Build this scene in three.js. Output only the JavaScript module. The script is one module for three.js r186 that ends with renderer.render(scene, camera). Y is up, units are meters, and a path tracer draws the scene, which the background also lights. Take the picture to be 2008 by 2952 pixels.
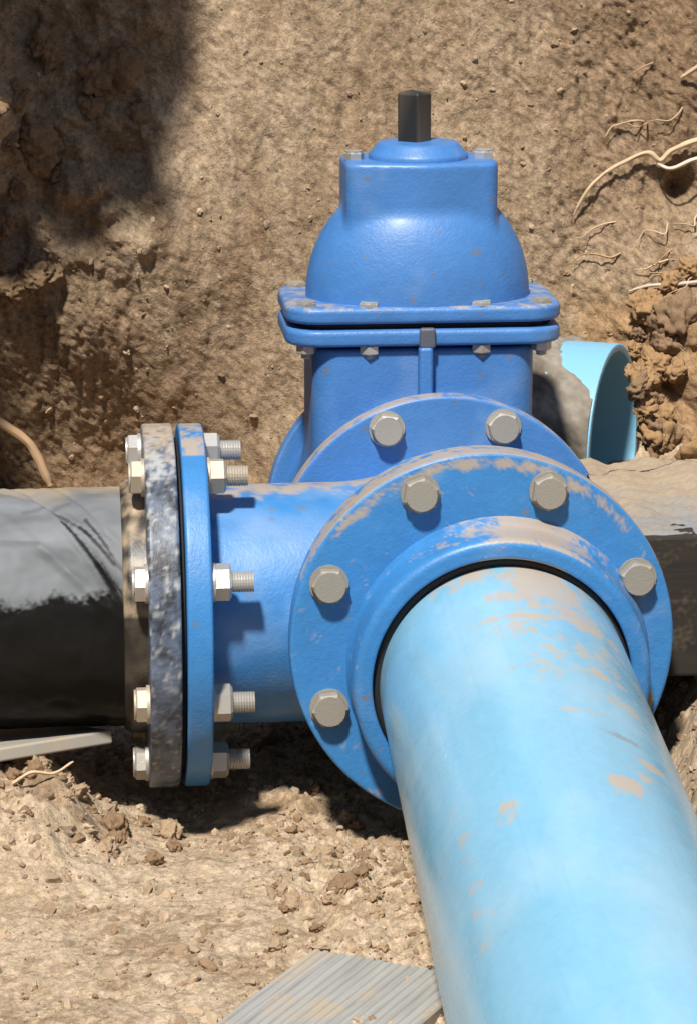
import * as THREE from 'three';
import { mergeGeometries, mergeVertices } from 'three/addons/utils/BufferGeometryUtils.js';
import { ImprovedNoise } from 'three/addons/math/ImprovedNoise.js';
import { RoundedBoxGeometry } from 'three/addons/geometries/RoundedBoxGeometry.js';

// ---------------------------------------------------------------- camera, sky, sun, exposure
const scene = new THREE.Scene();
const camera = new THREE.PerspectiveCamera(18.63, 696 / 1024, 0.05, 500);
camera.position.set(-0.3722, 0.7619, 2.852);
{
  const yaw = 0.0927, pit = 0.2316;
  camera.lookAt(camera.position.x + Math.sin(yaw) * Math.cos(pit), camera.position.y - Math.sin(pit), camera.position.z - Math.cos(yaw) * Math.cos(pit));
}
const SUN = new THREE.Vector3(-0.34, 1.5, 0.95).normalize();
const sun = new THREE.DirectionalLight(new THREE.Color(1.0, 0.95, 0.86), 4.6);
sun.position.copy(SUN).multiplyScalar(6);
sun.castShadow = true;
sun.shadow.radius = 9;
sun.shadow.mapSize.set(4096, 4096);
Object.assign(sun.shadow.camera, { left: -2, right: 2, top: 2, bottom: -2, near: 0.5, far: 14 });
scene.add(sun, sun.target);
{
  const w = 256, h = 128, d = new Float32Array(w * h * 4);
  for (let j = 0; j < h; j++) for (let i = 0; i < w; i++) {
    const el = ((j + 0.5) / h - 0.5) * Math.PI;              // row 0 is the nadir
    const t = Math.pow(Math.max(0, 1 - Math.max(0, Math.sin(el))), 2.2);
    const k = (j * w + i) * 4;
    d[k] = 0.12 + 0.32 * t; d[k + 1] = 0.17 + 0.3 * t; d[k + 2] = 0.28 + 0.2 * t; d[k + 3] = 1;
  }
  const sky = new THREE.DataTexture(d, w, h, THREE.RGBAFormat, THREE.FloatType);
  sky.mapping = THREE.EquirectangularReflectionMapping;
  sky.magFilter = THREE.LinearFilter; sky.minFilter = THREE.LinearFilter;
  sky.needsUpdate = true;
  scene.background = sky; scene.environment = sky;
}
const renderer = new THREE.WebGLRenderer({ antialias: true });
renderer.toneMapping = THREE.LinearToneMapping;
renderer.toneMappingExposure = 1.3;
renderer.shadowMap.enabled = true;

// ---------------------------------------------------------------- helpers
function mulberry(a) { return () => { a |= 0; a = a + 0x6D2B79F5 | 0; let t = Math.imul(a ^ a >>> 15, 1 | a); t = t + Math.imul(t ^ t >>> 7, 61 | t) ^ t; return ((t ^ t >>> 14) >>> 0) / 4294967296; }; }
const perlin = new ImprovedNoise();
const N = (x, y, z = 0.37) => perlin.noise(x, y, z);
const fbm = (x, y, z, o = 4) => { let a = 0.5, s = 0; for (let i = 0; i < o; i++) { s += a * perlin.noise(x, y, z); x = x * 2.03 + 7.1; y = y * 2.03 + 3.7; z = z * 2.03 + 1.3; a *= 0.5; } return s; };
// distance to the nearest of scattered points on a unit lattice: the crumb structure of loose earth
function cells(x, y) {
  const ix = Math.floor(x), iy = Math.floor(y); let m = 9;
  for (let j = -1; j < 2; j++) for (let i = -1; i < 2; i++) {
    let h = Math.imul(ix + i, 374761393) + Math.imul(iy + j, 668265263); h = Math.imul(h ^ h >>> 13, 1274126177); h ^= h >>> 16;
    const px = ix + i + (h & 1023) / 1023, py = iy + j + (h >>> 10 & 1023) / 1023, d = (px - x) * (px - x) + (py - y) * (py - y);
    if (d < m) m = d;
  }
  return Math.sqrt(m);
}
const clamp = (x, a = 0, b = 1) => Math.min(b, Math.max(a, x));
const sstep = (a, b, x) => { const t = clamp((x - a) / (b - a)); return t * t * (3 - 2 * t); };
const mix = (a, b, t) => a + (b - a) * t;
const mix3 = (a, b, t) => [mix(a[0], b[0], t), mix(a[1], b[1], t), mix(a[2], b[2], t)];
const V = (x, y, z) => new THREE.Vector3(x, y, z);

const used = {};
function numbered(n) { if (!(n in used)) { used[n] = 0; return n; } used[n]++; return n + '_' + String(used[n]).padStart(3, '0'); }
function shade(m) { m.castShadow = true; m.receiveShadow = true; return m; }
function thing(name, label, category, base, group) {
  const g = new THREE.Group(); g.name = numbered(name); g.position.set(...base);
  g.userData = { label, category }; if (group) g.userData.group = group;
  scene.add(g); return g;
}
// a part: geometry given in world coordinates
function part(name, geo, mat, parent, sub) {
  let ox = 0, oy = 0, oz = 0;
  for (let p = parent; p; p = p.parent) { ox += p.position.x; oy += p.position.y; oz += p.position.z; }
  geo.translate(-ox, -oy, -oz);
  const m = shade(new THREE.Mesh(geo, mat)); m.name = name; parent.add(m); return m;
}
function single(name, label, category, geo, mat, base, group) {
  geo.translate(-base[0], -base[1], -base[2]);
  const m = shade(new THREE.Mesh(geo, mat)); m.name = numbered(name); m.position.set(...base);
  m.userData = { label, category }; if (group) m.userData.group = group; scene.add(m); return m;
}
function structure(name, geo, mat) { const m = shade(new THREE.Mesh(geo, mat)); m.name = name; m.userData = { kind: 'structure' }; scene.add(m); return m; }

function boxUV(geo) {            // uv in metres from the dominant axis of each face
  const g = geo.index ? geo.toNonIndexed() : geo;
  const p = g.attributes.position, uv = new Float32Array(p.count * 2);
  const a = V(), b = V(), c = V(), n = V();
  for (let i = 0; i < p.count; i += 3) {
    a.fromBufferAttribute(p, i); b.fromBufferAttribute(p, i + 1); c.fromBufferAttribute(p, i + 2);
    n.crossVectors(b.clone().sub(a), c.clone().sub(a));
    const x = Math.abs(n.x), y = Math.abs(n.y), z = Math.abs(n.z);
    [a, b, c].forEach((q, k) => {
      const o = (i + k) * 2;
      if (x >= y && x >= z) { uv[o] = q.z; uv[o + 1] = q.y; } else if (y >= z) { uv[o] = q.x; uv[o + 1] = q.z; } else { uv[o] = q.x; uv[o + 1] = q.y; }
    });
  }
  g.setAttribute('uv', new THREE.BufferAttribute(uv, 2));
  return g;
}
function paint(geo, fn) {        // linear vertex colours from position and normal
  const p = geo.attributes.position, nn = geo.attributes.normal, c = new Float32Array(p.count * 3);
  for (let i = 0; i < p.count; i++) {
    const r = fn(p.getX(i), p.getY(i), p.getZ(i), nn.getX(i), nn.getY(i), nn.getZ(i));
    c[i * 3] = r[0]; c[i * 3 + 1] = r[1]; c[i * 3 + 2] = r[2];
  }
  geo.setAttribute('color', new THREE.BufferAttribute(c, 3));
  return geo;
}
// lathe about an axis: pts = [along, radius] ; smooth normals except where profile points repeat
function turned(pts, axis, at = [0, 0, 0], seg = 200, sub = 0) {
  let P = pts;
  if (sub) { P = []; for (let i = 0; i < pts.length - 1; i++) { const [a, b] = [pts[i], pts[i + 1]]; const n = Math.max(1, Math.ceil(Math.hypot(b[0] - a[0], b[1] - a[1]) / sub)); for (let k = 0; k < n; k++) P.push([mix(a[0], b[0], k / n), mix(a[1], b[1], k / n)]); } P.push(pts[pts.length - 1]); }
  const g = new THREE.LatheGeometry(P.map(([a, r]) => new THREE.Vector2(Math.max(r, 1e-5), a)), seg);
  const q = new THREE.Quaternion().setFromUnitVectors(V(0, 1, 0), V(...axis).normalize());
  g.applyQuaternion(q); g.translate(...at);
  return g;
}
function ringProfile(a0, a1, r0, r1, b) { // closed ring with rounded outer edges
  const o = [[a0, r0], [a0, r1 - b]];
  for (let k = 1; k <= 4; k++) { const t = k / 4 * Math.PI / 2; o.push([a0 + b * (1 - Math.cos(t)), r1 - b + b * Math.sin(t)]); }
  for (let k = 0; k <= 4; k++) { const t = k / 4 * Math.PI / 2; o.push([a1 - b * (1 - Math.sin(t + 0)) * 1 + 0, r1 - b + b * Math.cos(t)]); }
  o.push([a1, r0]);
  if (r0 > 0.001) o.push([a0, r0]);
  return o;
}
// smooth surface of a signed distance field (surface nets, vertices pulled onto the surface)
function sdfMesh(f, lo, hi, cell) {
  const n = [0, 1, 2].map(k => Math.ceil((hi[k] - lo[k]) / cell) + 1), [nx, ny, nz] = n;
  const val = new Float32Array(nx * ny * nz), I = (i, j, k) => i + nx * (j + ny * k);
  for (let k = 0; k < nz; k++) for (let j = 0; j < ny; j++) for (let i = 0; i < nx; i++) val[I(i, j, k)] = f(lo[0] + i * cell, lo[1] + j * cell, lo[2] + k * cell);
  const vid = new Int32Array(nx * ny * nz).fill(-1), pos = [], nor = [], idx = [];
  const E = [[0, 1], [0, 2], [0, 4], [1, 3], [1, 5], [2, 3], [2, 6], [3, 7], [4, 5], [4, 6], [5, 7], [6, 7]];
  const h = cell * 0.05;
  for (let k = 0; k < nz - 1; k++) for (let j = 0; j < ny - 1; j++) for (let i = 0; i < nx - 1; i++) {
    const c = []; let m = 0;
    for (let q = 0; q < 8; q++) { c[q] = val[I(i + (q & 1), j + (q >> 1 & 1), k + (q >> 2))]; if (c[q] < 0) m |= 1 << q; }
    if (m === 0 || m === 255) continue;
    let x = 0, y = 0, z = 0, w = 0;
    for (const [a, b] of E) if ((c[a] < 0) !== (c[b] < 0)) { const t = c[a] / (c[a] - c[b]); x += mix(a & 1, b & 1, t); y += mix(a >> 1 & 1, b >> 1 & 1, t); z += mix(a >> 2, b >> 2, t); w++; }
    let p = [lo[0] + (i + x / w) * cell, lo[1] + (j + y / w) * cell, lo[2] + (k + z / w) * cell], g;
    for (let it = 0; it < 3; it++) {
      const d = f(...p);
      g = [(f(p[0] + h, p[1], p[2]) - f(p[0] - h, p[1], p[2])) / (2 * h), (f(p[0], p[1] + h, p[2]) - f(p[0], p[1] - h, p[2])) / (2 * h), (f(p[0], p[1], p[2] + h) - f(p[0], p[1], p[2] - h)) / (2 * h)];
      const l = g[0] * g[0] + g[1] * g[1] + g[2] * g[2] + 1e-9;
      if (it < 2) { const s = clamp(d / l, -cell, cell) * 0.8; p = [p[0] - g[0] * s, p[1] - g[1] * s, p[2] - g[2] * s]; }
      else { const L = Math.sqrt(l); g = g.map(v => v / L); }
    }
    vid[I(i, j, k)] = pos.length / 3; pos.push(...p); nor.push(...g);
  }
  for (let k = 1; k < nz - 1; k++) for (let j = 1; j < ny - 1; j++) for (let i = 1; i < nx - 1; i++) {
    const v0 = val[I(i, j, k)] < 0;
    for (let ax = 0; ax < 3; ax++) {
      const v1 = val[I(i + (ax === 0), j + (ax === 1), k + (ax === 2))] < 0;
      if (v0 === v1) continue;
      const u = (ax + 1) % 3, w = (ax + 2) % 3, d = [[0, 0], [1, 0], [1, 1], [0, 1]];
      const q = d.map(([a, b]) => { const t = [i, j, k]; t[u] -= a; t[w] -= b; return vid[I(...t)]; });
      if (q.some(v => v < 0)) continue;
      if (v0) idx.push(q[0], q[1], q[2], q[0], q[2], q[3]); else idx.push(q[0], q[2], q[1], q[0], q[3], q[2]);
    }
  }
  const g = new THREE.BufferGeometry();
  g.setAttribute('position', new THREE.Float32BufferAttribute(pos, 3));
  g.setAttribute('normal', new THREE.Float32BufferAttribute(nor, 3));
  g.setIndex(idx);
  return g;
}
const smin = (a, b, k) => { const h = Math.max(k - Math.abs(a - b), 0) / k; return Math.min(a, b) - h * h * k * 0.25; };
const smax = (a, b, k) => -smin(-a, -b, k);
const rbox = (x, y, z, hx, hy, hz, r) => { const a = Math.abs(x) - hx + r, b = Math.abs(y) - hy + r, c = Math.abs(z) - hz + r; return Math.hypot(Math.max(a, 0), Math.max(b, 0), Math.max(c, 0)) + Math.min(Math.max(a, b, c), 0) - r; };
// grid from a function (u,v) -> [x,y,z]; uvs in metres along the grid
function sheet(us, vs, fn, flip) {
  const nu = us.length, nv = vs.length, pos = new Float32Array(nu * nv * 3), uv = new Float32Array(nu * nv * 2), idx = [];
  for (let j = 0; j < nv; j++) for (let i = 0; i < nu; i++) { const p = fn(us[i], vs[j]), k = j * nu + i; pos.set(p, k * 3); uv[k * 2] = us[i]; uv[k * 2 + 1] = vs[j]; }
  for (let j = 0; j < nv - 1; j++) for (let i = 0; i < nu - 1; i++) { const a = j * nu + i, b = a + 1, c = a + nu, d = c + 1; if (flip) idx.push(a, c, b, b, c, d); else idx.push(a, b, c, b, d, c); }
  const g = new THREE.BufferGeometry();
  g.setAttribute('position', new THREE.BufferAttribute(pos, 3)); g.setAttribute('uv', new THREE.BufferAttribute(uv, 2));
  g.setIndex(idx); g.computeVertexNormals(); return g;
}
function steps(list) { // [[from,to,step],...]
  const o = []; for (const [a, b, s] of list) { const n = Math.max(1, Math.round((b - a) / s)); for (let i = 0; i < n; i++) o.push(a + (b - a) * i / n); } o.push(list[list.length - 1][1]); return o;
}
function tubeAlong(pts, r, seg = 40, rad = 8, taper = 0.5, wob = 0.15, seed = 1) {
  const c = new THREE.CatmullRomCurve3(pts.map(p => V(...p)));
  const g = new THREE.TubeGeometry(c, seg, r, rad, false), p = g.attributes.position, q = V();
  for (let i = 0; i <= seg; i++) {
    const t = i / seg; c.getPointAt(t, q);
    for (let k = 0; k <= rad; k++) {
      const o = i * (rad + 1) + k, s = mix(1, taper, t) * (1 + wob * N(t * 14 + seed, (k % rad) * 0.6, seed)) * (t > 0.97 ? 0.6 : 1);
      p.setXYZ(o, q.x + (p.getX(o) - q.x) * s, q.y + (p.getY(o) - q.y) * s, q.z + (p.getZ(o) - q.z) * s);
    }
  }
  g.computeVertexNormals(); return g;
}

// ---------------------------------------------------------------- textures
function tileNoise(size, cells, seed) {
  const R = mulberry(seed), g = new Float32Array(cells * cells).map(() => R()), o = new Float32Array(size * size);
  for (let y = 0; y < size; y++) for (let x = 0; x < size; x++) {
    const fx = x / size * cells, fy = y / size * cells, ix = Math.floor(fx), iy = Math.floor(fy), tx = sstep(0, 1, fx - ix), ty = sstep(0, 1, fy - iy);
    const s = (a, b) => g[((iy + b) % cells) * cells + ((ix + a) % cells)];
    o[y * size + x] = mix(mix(s(0, 0), s(1, 0), tx), mix(s(0, 1), s(1, 1), tx), ty);
  }
  return o;
}
function dataTex(w, h, fn, srgb) {
  const d = new Uint8Array(w * h * 4);
  for (let i = 0; i < w * h; i++) { const c = fn(i % w, Math.floor(i / w), i); d[i * 4] = clamp(c[0]) * 255; d[i * 4 + 1] = clamp(c[1]) * 255; d[i * 4 + 2] = clamp(c[2]) * 255; d[i * 4 + 3] = 255; }
  const t = new THREE.DataTexture(d, w, h, THREE.RGBAFormat, THREE.UnsignedByteType);
  t.wrapS = t.wrapT = THREE.RepeatWrapping; t.magFilter = THREE.LinearFilter; t.minFilter = THREE.LinearMipmapLinearFilter; t.generateMipmaps = true;
  if (srgb) t.colorSpace = THREE.SRGBColorSpace;
  t.needsUpdate = true; return t;
}
const toS = c => c <= 0.0031308 ? c * 12.92 : 1.055 * Math.pow(c, 1 / 2.4) - 0.055;
const lin = (r, g, b) => new THREE.Color().setRGB(r, g, b);
const S = 512;
const n8 = tileNoise(S, 8, 3), n32 = tileNoise(S, 32, 5), n96 = tileNoise(S, 96, 7), n256 = tileNoise(S, 256, 9);
const grainBump = dataTex(S, S, (x, y, i) => { const v = 0.3 * n32[i] + 0.35 * n96[i] + 0.35 * n256[i]; return [v, v, v]; });
const soilTint = dataTex(S, S, (x, y, i) => { let v = 0.9 + 0.26 * (n256[i] - 0.5) + 0.16 * (n96[i] - 0.5) + 0.12 * (n32[i] - 0.5); if (n256[i] > 0.93) v -= 0.25; return [v, v * mix(0.99, 1.005, n96[i]), v * mix(0.965, 1.01, n32[i])]; }, true);
function rep(t, metres) { const c = t.clone(); c.repeat.set(1 / metres, 1 / metres); c.needsUpdate = true; return c; }
const paintBump = rep(grainBump, 0.16), castBump = rep(grainBump, 0.22), soilBump = rep(grainBump, 0.17), soilMap = rep(soilTint, 0.31);

// ---------------------------------------------------------------- materials
const M = {
  paint: new THREE.MeshPhysicalMaterial({ color: 0xffffff, vertexColors: true, roughness: 0.5, clearcoat: 0.18, clearcoatRoughness: 0.3, bumpMap: castBump, bumpScale: 0.0004 }),
  soil: new THREE.MeshStandardMaterial({ color: 0xffffff, vertexColors: true, roughness: 1, map: soilMap, bumpMap: soilBump, bumpScale: 0.0013 }),
  soilPlain: new THREE.MeshStandardMaterial({ color: 0xffffff, vertexColors: true, roughness: 1 }),
  crumb: new THREE.MeshStandardMaterial({ color: 0xffffff, roughness: 1 }),
  zinc: new THREE.MeshStandardMaterial({ color: lin(0.55, 0.53, 0.5), roughness: 0.42, metalness: 0.55, bumpMap: rep(grainBump, 0.06), bumpScale: 0.0002 }),
  zincDust: new THREE.MeshStandardMaterial({ color: lin(0.4, 0.38, 0.345), roughness: 0.55, metalness: 0.35, bumpMap: rep(grainBump, 0.05), bumpScale: 0.0003 }),
  steel: new THREE.MeshStandardMaterial({ color: 0xffffff, vertexColors: true, roughness: 0.6, metalness: 0.3 }),
  rubber: new THREE.MeshStandardMaterial({ color: lin(0.012, 0.012, 0.013), roughness: 0.8 }),
  root: new THREE.MeshStandardMaterial({ color: lin(0.56, 0.42, 0.27), roughness: 0.9 }),
  paleRoot: new THREE.MeshStandardMaterial({ color: lin(0.58, 0.5, 0.4), roughness: 0.9 }),
  darkRoot: new THREE.MeshStandardMaterial({ color: lin(0.42, 0.27, 0.15), roughness: 0.95 }),
};
const DUST = [0.42, 0.33, 0.23];
const BLUE_VALVE = [0.055, 0.19, 0.48], BLUE_TEE = [0.035, 0.195, 0.48];
// enamel with small chips of tone and settled dust whose edge is grainy
function enamel(base, dust, film = 0) {
  return (x, y, z, nx, ny, nz) => {
    let c = base.map(v => v * (1 + 0.16 * fbm(x * 30, y * 30, z * 30, 3) + 0.07 * N(x * 160, y * 160, z * 160)));
    const fl = clamp(1.3 * fbm(x * 16 + 2, y * 16, z * 16, 4) - 0.12 + film) * 0.5; c = mix3(c, [0.36, 0.46, 0.62], fl);
    if (N(x * 95 + 7, y * 95, z * 95) + 0.25 * N(x * 300, y * 300, z * 300) > 0.66) c = mix3(c, [0.16, 0.15, 0.14], 0.7);
    const d = dust ? dust(x, y, z, nx, ny, nz) : 0;
    if (d > 0) {
      const g = 0.5 + 0.9 * fbm(x * 60 + 3, y * 60, z * 60, 3) + 0.35 * N(x * 420, y * 420, z * 420);
      c = mix3(c, DUST, clamp((d - g) * 3.2) * 0.85);
    }
    return c;
  };
}

function woodMat(base, dark, sx, seed, lengthM, widthM, dirtiness = 0.7) {
  const map = dataTex(512, 256, (i, j) => {
    const u = i / 512 * lengthM, v = j / 256 * widthM;
    const g = fbm(u * 4 + seed, v * 90, seed, 3), w = fbm(u * 7, v * 14, seed + 3, 3), s = N(u * 30, v * 420, seed);
    const dirt = clamp((fbm(u * 16 + 4, v * 20, seed + 7, 4) + 0.25 * N(u * 200, v * 220, 2) - 0.08) * 4);
    return mix3(mix3(base, dark, clamp(0.35 + 0.9 * g + 0.7 * w + 0.3 * s)), [0.42, 0.33, 0.23], dirtiness * dirt).map(toS);
  }, true);
  return new THREE.MeshStandardMaterial({ map, roughness: 0.85, bumpMap: map, bumpScale: 0.0006 });
}
// ---------------------------------------------------------------- the trench
const pipeX = z => 0.0158 - 0.0296 * (z - 0.1564);
const pipeY = z => -0.0282 - 0.0719 * (z - 0.1564);
function floorY(x, z) {
  const dx = Math.abs(x - pipeX(z));
  let y = -0.184 - 0.022 * Math.exp(-x * x / 0.03 - (z - 0.1) * (z - 0.1) / 0.02) - 0.02 * Math.exp(-Math.pow((x + 0.27) / 0.05, 2) - z * z / 0.03) + 0.012 * fbm(x * 5, 0.4, z * 5, 3) + 0.004 * N(x * 26, 1.1, z * 22);
  const left = sstep(-0.33, -0.4, x + 0.02 * N(x * 20, 5, z * 20)) * Math.exp(-Math.pow((z - 0.1) / 0.13, 2));
  const right = sstep(0.13, 0.26, x) * sstep(1.2, 0.4, z);
  y += 0.052 * left + 0.14 * right;
  const loose = clamp(1 - sstep(0.13, 0.26, dx) + left * 1.2 + sstep(0.02, -0.08, z) + 0.12);
  y += loose * (0.007 * N(x * 42, 4.4, z * 42) + 0.003 * N(x * 95, 8.4, z * 95) + 0.002 * N(x * 200, 1.4, z * 200)) + 0.0022 * N(x * 38, 2.3, z * 38) + 0.0016 * N(x * 105, 2.9, z * 105) + 0.0009 * N(x * 290, 3.3, z * 290);
  const wx = x + 0.004 * N(x * 120, 1, z * 120), wz = z + 0.004 * N(x * 120, 9, z * 120), c1 = cells(wx * 55, wz * 55), c2 = cells(wx * 150 + 7, wz * 150);
  y += (0.25 + loose) * (0.0075 * clamp(0.55 - c1) + 0.0032 * clamp(0.6 - c2));
  const lum = Math.max(0, N(x * 34, 7.7, z * 34)); y += loose * lum * lum * 0.02;
  y += 0.1 * sstep(-0.3, -0.75, z);
  return y;
}
const soilTan = [0.44, 0.316, 0.205], soilPale = [0.555, 0.427, 0.3], soilBrown = [0.29, 0.185, 0.108], soilDark = [0.13, 0.085, 0.05], soilOchre = [0.41, 0.25, 0.125];
{
  const xs = steps([[-1.7, -0.55, 0.03], [-0.55, -0.48, 0.008], [-0.48, 0.36, 0.0026], [0.36, 0.5, 0.01], [0.5, 1.7, 0.03]]);
  const zs = steps([[-1.0, -0.32, 0.02], [-0.32, 0.78, 0.0026], [0.78, 1, 0.01], [1, 4.1, 0.04]]);
  const g = sheet(xs, zs, (x, z) => [x, floorY(x, z), z], true);
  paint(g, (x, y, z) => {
    const k = 0.5 + 1.1 * fbm(x * 7, 1.3, z * 7, 4);
    let c = mix3(soilTan, soilPale, clamp(k + 0.25));
    // two earths mixed in grainy patches
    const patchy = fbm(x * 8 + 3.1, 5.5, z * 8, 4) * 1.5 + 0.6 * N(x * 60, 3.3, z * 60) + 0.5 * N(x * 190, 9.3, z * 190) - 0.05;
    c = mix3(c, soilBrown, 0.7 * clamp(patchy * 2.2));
    const cr = clamp(0.5 + 1.6 * N(x * 150, 6.6, z * 150));
    return c.map(v => v * (0.88 + 0.2 * cr));
  });
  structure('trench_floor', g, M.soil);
}
function wallZ(x, h) {
  let d = 0.045 * fbm(x * 2.3 + 4, h * 1.7, 0.5, 3);
  d += 0.012 * N(x * 15, h * 3.2, 3.3) + 0.006 * N(x * 38 + h * 4, h * 9, 7.3);
  const rough = 0.72 + 0.7 * sstep(0.12, 0.3, x) + 0.5 * sstep(-0.22, -0.36, x);
  d += rough * (0.0022 * N(x * 150, h * 9 + x * 12, 3.7) + 0.007 * fbm(x * 34, h * 18, 2.5, 2) + 0.003 * N(x * 80 + 3 * N(h * 20, 1), h * 30, 9.1) + 0.0016 * N(x * 190, h * 90, 4.1) + 0.0045 * clamp(0.5 - cells(x * 70 + N(h * 50, x * 50), h * 60)) + 0.004 * clamp(0.55 - cells(x * 170 + 0.6 * N(x * 200, h * 200), h * 150 + 3)));
  d += 0.17 * Math.exp(-Math.pow((x + 0.47) / 0.05, 2) - Math.pow((h - 0.4) / 0.07, 2));
  d += 0.009 * Math.pow(Math.abs(N(x * 9 + 0.4 * N(h * 7, 2), h * 1.1, 6.6)), 0.7) * -1.6;                       // digger tooth scrapes
  const jag = sstep(-0.2, -0.3, x) * sstep(0.16, 0.27, h); d += jag * (0.05 * fbm(x * 13, h * 13, 4.4, 3) + 0.03 * clamp(0.6 - cells(x * 22 + N(h * 20, 3), h * 22)));
  d -= (0.14 + 0.03 * fbm(x * 6, h * 6, 3.1, 3)) * sstep(0.25, -0.1, h + 0.07 * fbm(x * 6, h * 4, 3.1, 3)) * sstep(-0.03, -0.33, x + 0.1 * fbm(x * 6, h * 6, 1.2, 3));  // face leaning in towards the foot
  d += 0.24 * Math.exp(-Math.pow((x - 0.4) / 0.1, 2) - Math.pow((h - 0.03) / 0.15, 2)) * (1 + 0.7 * fbm(x * 14, h * 14, 3, 3)) + 0.05 * sstep(0.2, 0.3, x) * sstep(0.22, 0.1, h) * fbm(x * 26, h * 26, 7, 3);
  d -= 0.06 * Math.exp(-Math.pow((x - 0.352) / 0.02, 2) - Math.pow((h - 0.29) / 0.022, 2));
  d += 0.05 * sstep(0.3, 0.5, x) * sstep(0.25, 0.5, h);
  return -0.7 - 0.14 * h + d;
}
{
  const xs = steps([[-1.7, -0.6, 0.03], [-0.6, -0.48, 0.008], [-0.48, 0.43, 0.0027], [0.43, 0.6, 0.01], [0.6, 1.7, 0.03]]);
  const hs = steps([[-0.4, -0.12, 0.014], [-0.12, 0.58, 0.0027], [0.58, 0.96, 0.014]]);
  const g = sheet(xs, hs, (x, h) => [x, h, wallZ(x, h)], false);
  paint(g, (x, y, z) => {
    const k = 0.5 + 1.2 * fbm(x * 5, y * 4, 1.7, 4);
    let c = mix3(soilTan, soilPale, clamp(k * 0.5));
    c = mix3(c, soilBrown, clamp(0.25 + 1.4 * fbm(x * 24, y * 7, 5.2, 4)));
    c = mix3(c, soilBrown, 0.9 * sstep(0.12, 0.33, x + 0.12 * fbm(x * 6, y * 6, 2, 2)) * sstep(0.22, 0.45, y + 0.1 * N(x * 9, y * 9)));
    c = mix3(c, soilOchre, 0.85 * sstep(0.2, 0.29, x + 0.05 * N(x * 20, y * 20)) * sstep(0.2, 0.15, y + 0.03 * N(x * 22, y * 22, 4)));
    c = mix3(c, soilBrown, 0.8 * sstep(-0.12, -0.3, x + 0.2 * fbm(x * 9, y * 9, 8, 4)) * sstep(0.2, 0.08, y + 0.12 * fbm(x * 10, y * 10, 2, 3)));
    const cr = clamp(0.5 + 1.7 * N(x * 190, y * 150, 6.6)), dk = N(x * 70, y * 50, 3.9) > 0.56 ? 0.6 : 1;
    return c.map(v => v * dk * (0.78 + 0.22 * cr));
  });
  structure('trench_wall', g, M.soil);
}
{ // unseen soil mass above the far left corner, shaped to shadow the wall
  const g = sdfMesh((x, y, z) => {
    const right = x + 0.24 + 0.36 * (z + 0.75), front = (z + 0.5 + 0.56 * (x + 0.3) + 0.1 * Math.exp(-Math.pow((x + 0.53) / 0.05, 2))) * 0.87;
    let d = smax(smax(right, front, 0.05), Math.abs(y - 0.83) - 0.12, 0.04);
    d = smin(d, smax(smax(x + 0.53 + 0.05 * N(y * 9, z * 9), z + 0.27, 0.06), y - 0.46 - 0.3 * (z + 0.5), 0.05), 0.03); // lower mass out of view, added to shade the foot of the wall
    return Math.abs(d) > 0.12 ? d : d + 0.05 * fbm(x * 9, y * 9, z * 9, 2) + 0.035 * N(x * 24, y * 24, z * 24) + 0.012 * N(x * 55, y * 55, z * 55);
  }, [-1.1, -0.34, -1.0], [-0.2, 1.0, 0.1], 0.012);
  paint(g, (x, y, z) => mix3(soilDark, soilBrown, clamp(0.5 + fbm(x * 14, y * 14, z * 14, 3))));
  structure('shade_bank', boxUV(g), M.soil);
}
{ // the other trench sides, and the land above
  const mk = (fn) => paint(fn, (x, y, z) => { const k = clamp(0.5 + fbm(x * 3, y * 3, z * 3, 3)); return mix3(soilTan, soilBrown, k); });
  const hs = steps([[-0.4, 0.97, 0.05]]);
  const al = steps([[-1.05, 4.05, 0.06]]), ac = steps([[-1.7, 1.7, 0.06]]);
  structure('trench_wall_left', mk(sheet(al, hs, (z, h) => [-1.55 - 0.12 * h + 0.07 * fbm(z * 3, h * 3, 1, 4), h, z], true)), M.soil);
  structure('trench_wall_right', mk(sheet(al, hs, (z, h) => [1.55 + 0.12 * h + 0.07 * fbm(z * 3, h * 3, 9, 4), h, z], false)), M.soil);
  structure('trench_wall_near', mk(sheet(ac, hs, (x, h) => [x, h, 3.95 + 0.12 * h + 0.07 * fbm(x * 3, h * 3, 5, 4)], true)), M.soil);
  const sh = new THREE.Shape([[-200, -200], [200, -200], [200, 200], [-200, 200]].map(p => new THREE.Vector2(...p)));
  sh.holes.push(new THREE.Path([[-1.62, -4.0], [-1.62, 0.86], [1.62, 0.86], [1.62, -4.0]].map(p => new THREE.Vector2(...p))));
  const g = new THREE.ShapeGeometry(sh); g.rotateX(-Math.PI / 2); g.translate(0, 0.955, 0);
  paint(g, () => [0.36, 0.27, 0.17]);
  structure('ground', g, M.soil);
}

// ---------------------------------------------------------------- bolts
function prism(n, r, h, ch) {   // chamfered n-sided head, axis +y, base at 0
  const g = new THREE.LatheGeometry([[0, 0], [r, 0], [r, h - ch], [r - ch * 1.3, h], [0, h]].map(p => new THREE.Vector2(Math.max(p[0], 1e-5), p[1])), n).toNonIndexed();
  g.computeVertexNormals(); return g;
}
function discY(r, y0, y1, n = 24) { const g = new THREE.CylinderGeometry(r, r, y1 - y0, n).toNonIndexed(); g.translate(0, (y0 + y1) / 2, 0); return g; }
const clean = g => { const o = g.index ? g.toNonIndexed() : g; for (const k of Object.keys(o.attributes)) if (!['position', 'normal', 'uv'].includes(k)) o.deleteAttribute(k); return o; };
const washerGeo = boxUV(clean(discY(0.0178, 0, 0.003)));
const headGeo = boxUV(mergeGeometries([clean(prism(6, 0.0166, 0.0105, 0.0022).translate(0, 0.003, 0)), clean(discY(0.0138, 0.0128, 0.0142))]));
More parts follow.
